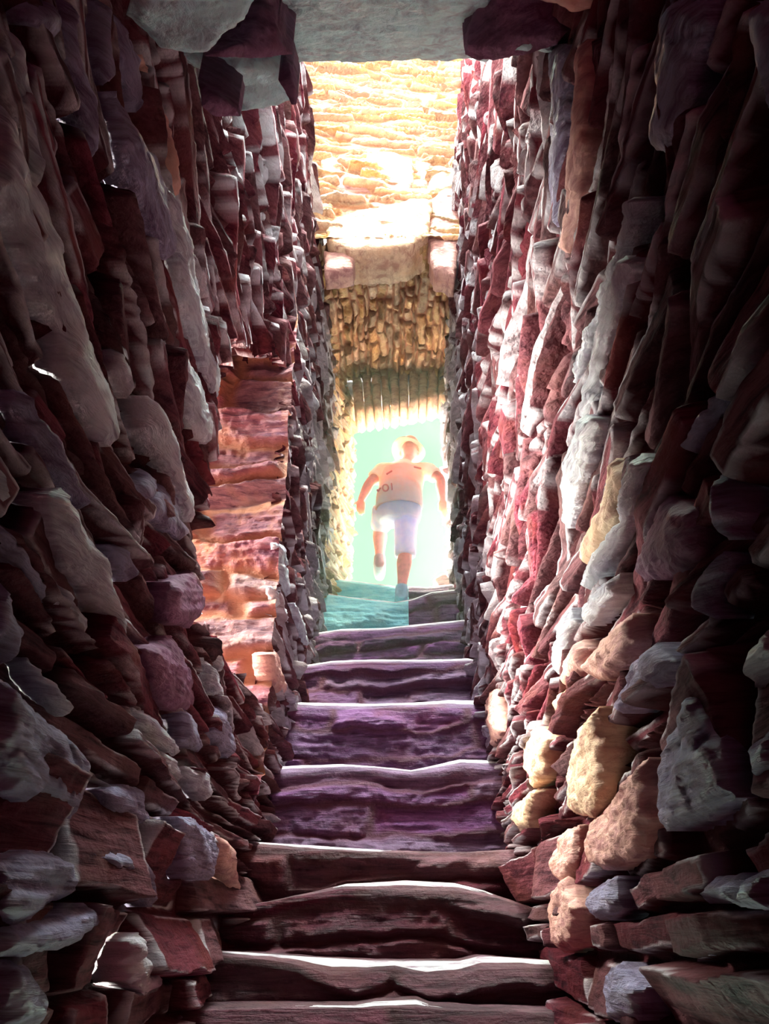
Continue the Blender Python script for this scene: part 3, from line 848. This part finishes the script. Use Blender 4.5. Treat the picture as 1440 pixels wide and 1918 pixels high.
L([(513, 1099), (525, 1113), (548, 1166), (535, 1158), (518, 1132)], 'bright leaf-shaped chip at the far corner of the side opening, lowest of three', out=0.0, depth=0.02, tilt=0.02)
L([(549, 1128), (565, 1157), (592, 1212), (581, 1208), (558, 1167)], 'thin bright slab beside the left end of the violet step under the blue-green slab', out=0.03)
L([(505, 1225), (520, 1220), (545, 1290), (535, 1310), (515, 1280)], 'rough pale stone at the foot of the far corner of the side opening', 'pink', out=0.03)

# ------------------------------------------------------------------ slabs standing out of the right wall
R = lambda px, label, mat='pale', **k: wall_slab('R', px, label, mat, **k)
R([(1240, 0), (1296, 0), (1291, 50), (1271, 112), (1257, 182), (1237, 247), (1216, 287), (1200, 281), (1214, 200), (1229, 100)], 'long dusty pink slab hanging from the top edge on the right', 'grey', out=0.06)
R([(1378, 0), (1440, 0), (1432, 60), (1417, 130), (1401, 205), (1394, 150), (1378, 80)], 'dull mauve wedge at the top right corner', 'grey', out=0.05)
R([(1030, 85), (1060, 85), (1057, 150), (1047, 250), (1033, 350), (1026, 425), (1014, 426), (1021, 330), (1027, 200)], 'tall pale upright slab below the dark right corbel, left of a pair', 'grey')
R([(1085, 75), (1094, 75), (1092, 150), (1080, 270), (1064, 370), (1050, 440), (1043, 476), (1037, 471), (1044, 400), (1059, 320), (1077, 190)], 'tall thin edge-lit slab below the dark right corbel, right of a pair', 'pink')
R([(1175, 480), (1182, 490), (1152, 560), (1122, 640), (1097, 730), (1079, 792), (1073, 786), (1089, 715), (1109, 640), (1138, 560)], 'long thin pale slab slanting across the middle of the right wall', 'pale')
R([(1178, 372), (1182, 376), (1140, 500), (1094, 620), (1060, 720), (1056, 718), (1090, 615), (1135, 495)], 'hair-thin straight stone edge above the long thin pale slab', 'pale', out=0.03)
R([(1088, 775), (1107, 785), (1097, 840), (1072, 900), (1051, 960), (1040, 990), (1034, 975), (1044, 920), (1060, 850)], 'bright white blade-shaped slab below the long thin slab on the right', out=0.05)
R([(1197, 849), (1212, 865), (1206, 890), (1181, 932), (1151, 992), (1111, 1062), (1085, 1107), (1076, 1097), (1108, 1030), (1148, 970), (1178, 900)], 'bright narrow slab with a round head slanting beside the smooth cream stone', out=0.07)
R([(1118, 950), (1150, 858), (1178, 880), (1160, 935), (1128, 1000), (1085, 1062), (1072, 1055), (1088, 1000)], 'smooth cream stone left of the round-headed slab', 'cream', out=0.03)
R([(1142, 1073), (1137, 1110), (1111, 1142), (1091, 1172), (1076, 1173), (1084, 1130), (1110, 1098)], 'pale mint wedge under the lower end of the round-headed slab', out=0.04)
R([(1062, 1138), (1070, 1165), (1051, 1212), (1033, 1267), (1022, 1262), (1029, 1215), (1048, 1160)], 'pale cream upright slab left of the orange-pink rounded stone', out=0.04)
R([(1082, 1198), (1092, 1215), (1084, 1250), (1061, 1277), (1040, 1287), (1034, 1266), (1049, 1230)], 'orange-pink rounded stone on the right wall', 'pink', out=0.05)
R([(1083, 1235), (1120, 1193), (1167, 1148), (1174, 1200), (1156, 1242), (1120, 1277), (1090, 1272), (1080, 1250)], 'speckled mauve slab right of the orange-pink rounded stone', 'pink', out=0.05)
R([(1188, 1230), (1225, 1203), (1260, 1240), (1226, 1282), (1170, 1322), (1139, 1337), (1134, 1321), (1163, 1280)], 'smooth mauve slab with a straight lower edge, right of the speckled slab', 'grey', out=0.06)
R([(1075, 1365), (1105, 1333), (1117, 1323), (1120, 1400), (1115, 1480), (1101, 1532), (1070, 1527), (1048, 1522), (1043, 1450), (1058, 1400)], 'tall pale split slab low on the right wall', 'cream', out=0.06, rough=0.014)
R([(978, 1370), (1001, 1363), (1015, 1385), (1012, 1442), (985, 1477), (976, 1450)], 'pale cream stone beside the right end of the wavy-edged step', 'cream', out=0.06)
R([(1030, 1298), (1052, 1290), (1060, 1310), (1050, 1350), (1035, 1345)], 'small yellow stone above the tall split slab', 'cream', out=0.05)
R([(1265, 1330), (1282, 1293), (1302, 1300), (1327, 1350), (1352, 1440), (1359, 1490), (1300, 1532), (1225, 1557), (1213, 1500), (1223, 1400)],
  'large fluted violet slab with a pointed top on the right', 'grey', out=0.08, rough=0.014, name='stone_block')
R([(1100, 1520), (1130, 1500), (1210, 1418), (1217, 1480), (1202, 1550), (1182, 1602), (1130, 1627), (1083, 1632), (1078, 1560)], 'large orange-pink block left of the pointed violet slab', 'pink', out=0.05, name='stone_block')
R([(1440, 1145), (1440, 1227), (1400, 1272), (1379, 1287), (1384, 1250), (1404, 1198)], 'bright fluted stone at the right edge of the photo', out=0.06)
R([(1383, 1395), (1420, 1358), (1440, 1348), (1440, 1452), (1412, 1472), (1394, 1440)], 'dull violet stone at the right edge, right of the pointed violet slab', 'grey', out=0.06)
R([(1298, 1662), (1320, 1640), (1345, 1640), (1365, 1635), (1380, 1672), (1400, 1640), (1440, 1618), (1440, 1702), (1400, 1707), (1340, 1692), (1300, 1692)], 'violet stone with a dark notch near the bottom right', 'grey', out=0.07, name='stone_block')
R([(953, 1505), (985, 1488), (1003, 1478), (992, 1520), (986, 1547), (953, 1557)], 'small cream stone just above the right end of the half-lit step', 'cream', out=0.06)
R([(1172, 1060), (1198, 1000), (1230, 928), (1302, 950), (1292, 1042), (1240, 1082), (1178, 1087)], 'big dark indigo slab right of the round-headed slab', 'dark', out=0.05)
R([(1338, 880), (1354, 900), (1357, 960), (1346, 1012), (1333, 990)], 'small pale upright stone near the right edge, half way down', 'grey', out=0.06)
R([(1040, 1560), (1075, 1545), (1072, 1620), (1050, 1660), (1030, 1640), (1025, 1600)], 'pale rubbly stone at the right end of the hump-shaped step', 'pink', out=0.05)
R([(1020, 1670), (1060, 1640), (1080, 1700), (1070, 1770), (1035, 1785), (1020, 1740)], 'dusty pink upright stone above the right end of the widest bright edge', 'pink', out=0.04)
R([(1095, 1660), (1140, 1640), (1150, 1700), (1130, 1725), (1095, 1720)], 'dim violet square stone low on the right', 'grey', out=0.04)
R([(1115, 1820), (1150, 1800), (1185, 1850), (1180, 1910), (1130, 1912)], 'dim fluted stone at the bottom right', 'grey', out=0.05)
R([(1275, 1740), (1310, 1735), (1305, 1790), (1275, 1800)], 'dim violet chip below the notched stone at the bottom right', 'grey', out=0.06)
R([(900, 1300), (925, 1290), (935, 1370), (915, 1400)], 'rounded pink stone at the right end of the straight-edged purple step', 'pink', out=0.03)
R([(1270, 830), (1330, 735), (1338, 742), (1310, 800), (1280, 850), (1268, 845)], 'short crooked pale stone on the dark upper right wall', 'grey', out=0.05)
R([(1290, 1110), (1330, 1030), (1338, 1038), (1320, 1100), (1308, 1155), (1300, 1150)], 'crooked edge-lit stone right of the big indigo slab', 'grey', out=0.04)

# ------------------------------------------------------------------ the person climbing out
def tube(bm, path, radii, seg=14, squash=1.0, side=None):
    """closed tapered tube through points; radii may be (wide, deep) pairs"""
    pts = [Vector(p) for p in path]
    rings = []
    for i, p in enumerate(pts):
        t = (pts[min(i + 1, len(pts) - 1)] - pts[max(i - 1, 0)]).normalized()
        a = Vector(side) if side is not None else Vector((1, 0, 0))
        if abs(t.dot(a)) > 0.93:
            a = Vector((0, 1, 0))
        a = (a - t * a.dot(t)).normalized()
        b = t.cross(a)
        r = radii[i]
        rw, rd = r if isinstance(r, tuple) else (r, r * squash)
        rings.append([bm.verts.new(p + a * (rw * math.cos(2 * math.pi * k / seg)) + b * (rd * math.sin(2 * math.pi * k / seg))) for k in range(seg)])
    for r0, r1 in zip(rings, rings[1:]):
        for k in range(seg):
            bm.faces.new((r0[k], r0[(k + 1) % seg], r1[(k + 1) % seg], r1[k]))
    bm.faces.new(rings[0][::-1]); bm.faces.new(rings[-1])
    return rings


def ball(bm, c, r, seg=16):
    m_ = Matrix.Translation(Vector(c)) @ Matrix.Diagonal((*((r, r, r) if not isinstance(r, tuple) else r), 1))
    bmesh.ops.create_uvsphere(bm, u_segments=seg, v_segments=seg // 2 + 2, radius=1, matrix=m_)


def smooth_path(pts, rad, n=5):
    out, ro = [], []
    P = [Vector(p) for p in pts]
    for i in range(len(P) - 1):
        p0, p1, p2, p3 = P[max(i - 1, 0)], P[i], P[i + 1], P[min(i + 2, len(P) - 1)]
        for j in range(n):
            t = j / n
            out.append(0.5 * ((2 * p1) + (p2 - p0) * t + (2 * p0 - 5 * p1 + 4 * p2 - p3) * t * t + (3 * p1 - p0 - 3 * p2 + p3) * t ** 3))
            a, b = rad[i], rad[i + 1]
            if isinstance(a, tuple) or isinstance(b, tuple):
                a = a if isinstance(a, tuple) else (a, a); b = b if isinstance(b, tuple) else (b, b)
                ro.append((a[0] + (b[0] - a[0]) * t, a[1] + (b[1] - a[1]) * t))
            else:
                ro.append(a + (b - a) * t)
    out.append(P[-1]); ro.append(rad[-1])
    return out, ro


def fuse(name, bm, voxel, mat, parent=None, smooth_it=6):
    me = bpy.data.meshes.new(name + '_raw')
    bmesh.ops.recalc_face_normals(bm, faces=bm.faces)
    bm.to_mesh(me); bm.free()
    o = bpy.data.objects.new(name + '_raw', me); COL.objects.link(o)
    r = o.modifiers.new('r', 'REMESH'); r.mode = 'VOXEL'; r.voxel_size = voxel
    s = o.modifiers.new('s', 'SMOOTH'); s.iterations = smooth_it; s.factor = 0.5
    dg = bpy.context.evaluated_depsgraph_get()
    me2 = bpy.data.meshes.new_from_object(o.evaluated_get(dg))
    me2.name = name
    bpy.data.objects.remove(o); bpy.data.meshes.remove(me)
    me2.materials.clear()
    return link(name, me2, mat, parent)


SKIN = plain_mat('sunlit_skin', (0.94, 0.50, 0.42), 0.6, 0.7, 0.06)
SHIRT = plain_mat('peach_shirt_cloth', (0.95, 0.74, 0.66), 0.8, 1.0, 0.22, 0.4, (0.92, 0.82, 0.78), 9)
SHORTS = plain_mat('pale_blue_denim', (0.74, 0.80, 0.92), 0.8, 1.0, 0.2, 0.4, (0.62, 0.72, 0.90), 14)
HATM = plain_mat('pale_sunhat_cloth', (0.66, 0.42, 0.34), 0.8, 0.3, 0.05, 0.3)
SHOEM = plain_mat('blue_grey_shoe', (0.42, 0.66, 0.76), 0.7, 0.5, 0.05, 0.3)
PALESHOE = plain_mat('pale_pink_shoe', (0.66, 0.42, 0.42), 0.7, 0.4, 0.05, 0.3)
PRINT = plain_mat('pink_print', (0.90, 0.36, 0.36), 0.8, 0.5, 0.05)
BAND = plain_mat('blue_waistband_cloth', (0.36, 0.62, 0.84), 0.8, 0.5, 0.05)

PY = 5.40
P = lambda x, y, dy=0.0: at_y(x, y, PY + dy)
hip_c = P(748, 958, 0.02)
chest = P(752, 895, 0.20)
neck = P(760, 869, 0.30)
headc = P(766, 851, 0.36)
shL, shR = P(716, 882, 0.20), P(802, 882, 0.20)
elL, elR = P(692, 905, 0.12), P(824, 897, 0.14)
wrL, wrR = P(676, 937, 0.10), P(828, 936, 0.12)
hipL, hipR = P(722, 962, 0.04), P(760, 962, 0.02)
knL, knR = P(712, 992, 0.26), P(759, 1036, 0.06)
anL, anR = P(711, 1048, 0.20), P(752, 1104, -0.04)

person = bpy.data.objects.new('person', None)
person.location = (anR.x, anR.y, anR.z - 0.1)
COL.objects.link(person)
tag(person, 'person in peach shirt, pale blue shorts and brimmed hat climbing out of the bright doorway', 'person')
bpy.context.view_layer.update()


def own(o):
    o.parent = person
    o.matrix_parent_inverse = person.matrix_world.inverted()
    return o


bm = bmesh.new()
# trunk
tp, tr_ = smooth_path([hip_c + Vector((0, 0, -0.08)), hip_c + Vector((0, 0, 0.06)), (hip_c + chest) / 2, chest, chest + Vector((0.01, 0.06, 0.12)), neck],
                      [(0.155, 0.12), (0.165, 0.125), (0.155, 0.115), (0.175, 0.125), (0.12, 0.09), (0.06, 0.06)])
tube(bm, tp, tr_, 20)
tube(bm, [shL, chest + Vector((-0.02, 0.02, 0.05)), chest + Vector((0.05, 0.02, 0.05)), shR], [0.062, 0.085, 0.085, 0.062], 14)
# neck and head
tube(bm, [neck + Vector((0, -0.03, -0.06)), neck, headc + Vector((0, 0, -0.04))], [0.065, 0.058, 0.06], 14)
ball(bm, headc + Vector((0, 0.01, 0.02)), (0.078, 0.098, 0.112), 20)
ball(bm, headc + Vector((0, 0.075, -0.045)), (0.05, 0.045, 0.055), 14)            # jaw
ball(bm, headc + Vector((0, 0.112, -0.005)), (0.014, 0.022, 0.026), 10)           # nose
for s in (-1, 1):
    ball(bm, headc + Vector((s * 0.079, 0.0, -0.005)), (0.014, 0.024, 0.034), 10)  # ears
# arms
for s, sh, el, wr in ((-1, shL, elL, wrL), (1, shR, elR, wrR)):
    pp, rr = smooth_path([sh, sh.lerp(el, 0.5), el, el.lerp(wr, 0.35), wr], [0.058, 0.050, 0.041, 0.043, 0.028])
    tube(bm, pp, rr, 12)
# hands: palm, four unequal bent fingers, thumb from the side of the palm
hands = {
    -1: (wrL, P(676, 951, 0.10), [P(668, 957, 0.11), P(672, 963, 0.12), P(677, 965, 0.12), P(682, 961, 0.11)], P(664, 944, 0.10)),
    1: (wrR, P(832, 953, 0.12), [P(829, 971, 0.14), P(834, 974, 0.14), P(839, 971, 0.13), P(843, 965, 0.12)], P(822, 956, 0.11)),
}
for s, (wr, kn, tips, th) in hands.items():
    ax = (kn - wr).normalized()
    lat = Vector((1, 0, 0)); lat = (lat - ax * lat.dot(ax)).normalized()
    tube(bm, [wr, wr.lerp(kn, 0.4), kn], [(0.027, 0.02), (0.038, 0.018), (0.040, 0.015)], 12, side=lat)
    for k, tip in enumerate(tips):
        root = kn + lat * (-0.028 + 0.0187 * k) - ax * 0.012
        mid = root.lerp(tip, 0.55) + Vector((0, -0.012, 0.004))
        tube(bm, [root, mid, tip], [0.0105, 0.0098, 0.0085], 8)
        ball(bm, tip, 0.0085, 8)
    r0 = wr.lerp(kn, 0.30) - lat * 0.030
    tube(bm, [r0, r0.lerp(th, 0.55) - ax * 0.004, th], [0.014, 0.0115, 0.009], 8)
    ball(bm, th, 0.009, 8)
# legs
for hp, kn, an in ((hipL, knL, anL), (hipR, knR, anR)):
    pp, rr = smooth_path([hp + Vector((0, 0, 0.05)), hp.lerp(kn, 0.45), kn, kn.lerp(an, 0.32) + Vector((0, -0.02, 0)), kn.lerp(an, 0.75), an],
                         [0.088, 0.078, 0.056, 0.060, 0.040, 0.036])
    tube(bm, pp, rr, 14)
for an, dv in ((anL, Vector((-0.005, 0.14, -0.075))), (anR, Vector((-0.01, 0.17, -0.055)))):
    tube(bm, [an + Vector((0, -0.035, -0.03)), an + dv * 0.5 + Vector((0, 0, -0.02)), an + dv], [0.034, 0.036, 0.028], 10)
body = fuse('body', bm, 0.0075, SKIN)
own(body)

# shirt with short sleeves
bm = bmesh.new()
hem = P(748, 950, 0.02)
sp, sr = smooth_path([hem + Vector((0, -0.01, -0.02)), hem + Vector((0, 0, 0.09)), (hip_c + chest) / 2 + Vector((0, 0, 0.04)), chest, chest + Vector((0.01, 0.06, 0.10)), neck + Vector((0, -0.01, -0.01))],
                     [(0.192, 0.155), (0.190, 0.150), (0.182, 0.142), (0.198, 0.145), (0.145, 0.11), (0.072, 0.07)])
tube(bm, sp, sr, 24)
tube(bm, [shL, chest + Vector((-0.02, 0.02, 0.05)), chest + Vector((0.05, 0.02, 0.05)), shR], [0.075, 0.10, 0.10, 0.075], 14)
for sh, el in ((shL, elL), (shR, elR)):
    tube(bm, [sh + (sh - el) * 0.15, sh, sh.lerp(el, 0.35), sh.lerp(el, 0.62)], [0.065, 0.075, 0.069, 0.068], 14)
shirt = fuse('shirt', bm, 0.009, SHIRT, None, 4)
own(shirt)
shirt['label'] = 'loose peach short-sleeved shirt'
# faded pink print low on the back of the shirt: a ring, a bar and a blot


def back_pt(x, y):
    d = ray(x, y)
    hit, loc, nor, _ = shirt.ray_cast(shirt.matrix_world.inverted() @ Vector((0, 0, 0)), (shirt.matrix_world.inverted().to_3x3() @ d).normalized())
    return (shirt.matrix_world @ loc + nor * 0.003) if hit else P(x, y, -0.1)


bpy.context.view_layer.update()
ring = [back_pt(722 + 5.2 * math.cos(a), 914 + 6.0 * math.sin(a)) for a in [2 * math.pi * k / 18 for k in range(19)]]
for pts, r_ in ((ring, 0.0065), ([back_pt(733 + 0.3 * k, 906 + 3 * k) for k in range(5)], 0.006),
                ([back_pt(707 + 1.2 * k, 918 + 2.5 * math.sin(k)) for k in range(6)], 0.010),
                ([back_pt(724 + 2 * k, 889 - 1.3 * k) for k in range(6)], 0.009),
                ([back_pt(775 + 2.5 * k, 875 + 0.6 * k) for k in range(6)], 0.008)):
    bmp = bmesh.new()
    tube(bmp, pts, [r_] * len(pts), 6)
    bmesh.ops.recalc_face_normals(bmp, faces=bmp.faces)
    mep = bpy.data.meshes.new('shirt_print'); bmp.to_mesh(mep); bmp.free()
    pr = link('shirt_print', mep, PRINT)
    pr.parent = shirt
    pr.matrix_parent_inverse = shirt.matrix_world.inverted()
    pr['label'] = 'faded pink print on the back'

# shorts
bm = bmesh.new()
wp, wrr = smooth_path([hip_c + Vector((0, 0, -0.09)), hip_c + Vector((0, 0, 0.0)), hip_c + Vector((0, 0.01, 0.10))], [(0.165, 0.14), (0.182, 0.15), (0.176, 0.135)])
tube(bm, wp, wrr, 22)
tube(bm, [hipL + Vector((-0.01, 0, 0.04)), hipL.lerp(knL, 0.5), knL + Vector((0, -0.03, 0.02))], [0.10, 0.095, 0.082], 16)
tube(bm, [hipR + Vector((0.01, 0, 0.04)), hipR.lerp(knR, 0.5), knR + Vector((0, 0, 0.0)), knR + Vector((0, 0, -0.03))], [0.105, 0.092, 0.085, 0.084], 16)
shorts = fuse('shorts', bm, 0.009, SHORTS, None, 4)
own(shorts)
shorts['label'] = 'pale blue knee-length shorts'
bm = bmesh.new()
tube(bm, [hip_c + Vector((0, 0.004, 0.055)), hip_c + Vector((0, 0.006, 0.075)), hip_c + Vector((0, 0.008, 0.095))], [(0.186, 0.158), (0.188, 0.160), (0.184, 0.156)], 28)
meb = bpy.data.meshes.new('waistband'); bmesh.ops.recalc_face_normals(bm, faces=bm.faces); bm.to_mesh(meb); bm.free()
wb = link('waistband', meb, BAND); wb.parent = shorts; wb.matrix_parent_inverse = shorts.matrix_world.inverted()
wb['label'] = 'bluer waistband'

# brimmed hat tipped forward
bm = bmesh.new()
hc = headc + Vector((0, 0.0, 0.055))
prof = [(0.175, -0.022), (0.150, -0.006), (0.112, 0.004), (0.104, 0.030), (0.100, 0.065), (0.082, 0.095), (0.045, 0.112), (0.002, 0.116)]
inner = [(0.002, 0.108), (0.044, 0.104), (0.078, 0.088), (0.094, 0.060), (0.098, 0.028), (0.104, -0.002), (0.150, -0.013), (0.174, -0.026)]
SEG = 32
rot = Matrix.Rotation(math.radians(10), 3, 'Y') @ Matrix.Rotation(math.radians(-12), 3, 'X')
rings = []
for r_, z_ in prof + inner:
    rings.append([bm.verts.new(hc + rot @ Vector((r_ * math.cos(2 * math.pi * k / SEG) * 0.86, r_ * math.sin(2 * math.pi * k / SEG), z_ + 0.012 * math.sin(4 * math.pi * k / SEG) * (r_ > 0.12)))) for k in range(SEG)])
for a_, b_ in zip(rings, rings[1:] + rings[:1]):
    for k in range(SEG):
        bm.faces.new((a_[k], a_[(k + 1) % SEG], b_[(k + 1) % SEG], b_[k]))
bmesh.ops.recalc_face_normals(bm, faces=bm.faces)
meh = bpy.data.meshes.new('hat'); bm.to_mesh(meh); bm.free()
hat = link('hat', meh, HATM); own(hat); hat['label'] = 'pale brimmed sunhat'

# shoes
for an, dv, mt, lb in ((anL, Vector((-0.005, 0.14, -0.075)), PALESHOE, 'pale pink raised shoe'), (anR, Vector((-0.01, 0.17, -0.055)), SHOEM, 'blue-grey standing shoe')):
    bm = bmesh.new()
    heel = an + Vector((0, -0.05, -0.05))
    tube(bm, [an + Vector((0, -0.005, 0.03)), an + Vector((0, -0.01, -0.02)), an + Vector((0, 0, -0.06))], [0.046, 0.050, 0.052], 14)
    tube(bm, [heel, an + dv * 0.35 + Vector((0, 0, -0.035)), an + dv * 0.8 + Vector((0, 0, -0.012)), an + dv * 1.15 + Vector((0, 0, -0.008))], [0.042, 0.050, 0.048, 0.034], 14)
    sh_ = fuse('shoe', bm, 0.008, mt, None, 3)
    own(sh_); sh_['label'] = lb

# ------------------------------------------------------------------ luminous haze in the doorway
HZ = bpy.data.materials.new('bright_haze')
HZ.use_nodes = True
hn, hl = HZ.node_tree.nodes, HZ.node_tree.links
hn.clear()
ho = hn.new('ShaderNodeOutputMaterial'); hv = hn.new('ShaderNodeVolumeScatter')
hv.inputs['Color'].default_value = (0.68, 1.0, 0.68, 1)
hv.inputs['Density'].default_value = 0.14
hv.inputs['Anisotropy'].default_value = 0.35
hl.new(hv.outputs[0], ho.inputs['Volume'])
hz = box_mesh('haze', (-0.62, 4.3, 1.2), (0.50, 5.75, 4.4), HZ)
tag(hz, 'pale luminous haze filling the doorway around the climbing person', 'haze')
hz['kind'] = 'stuff'
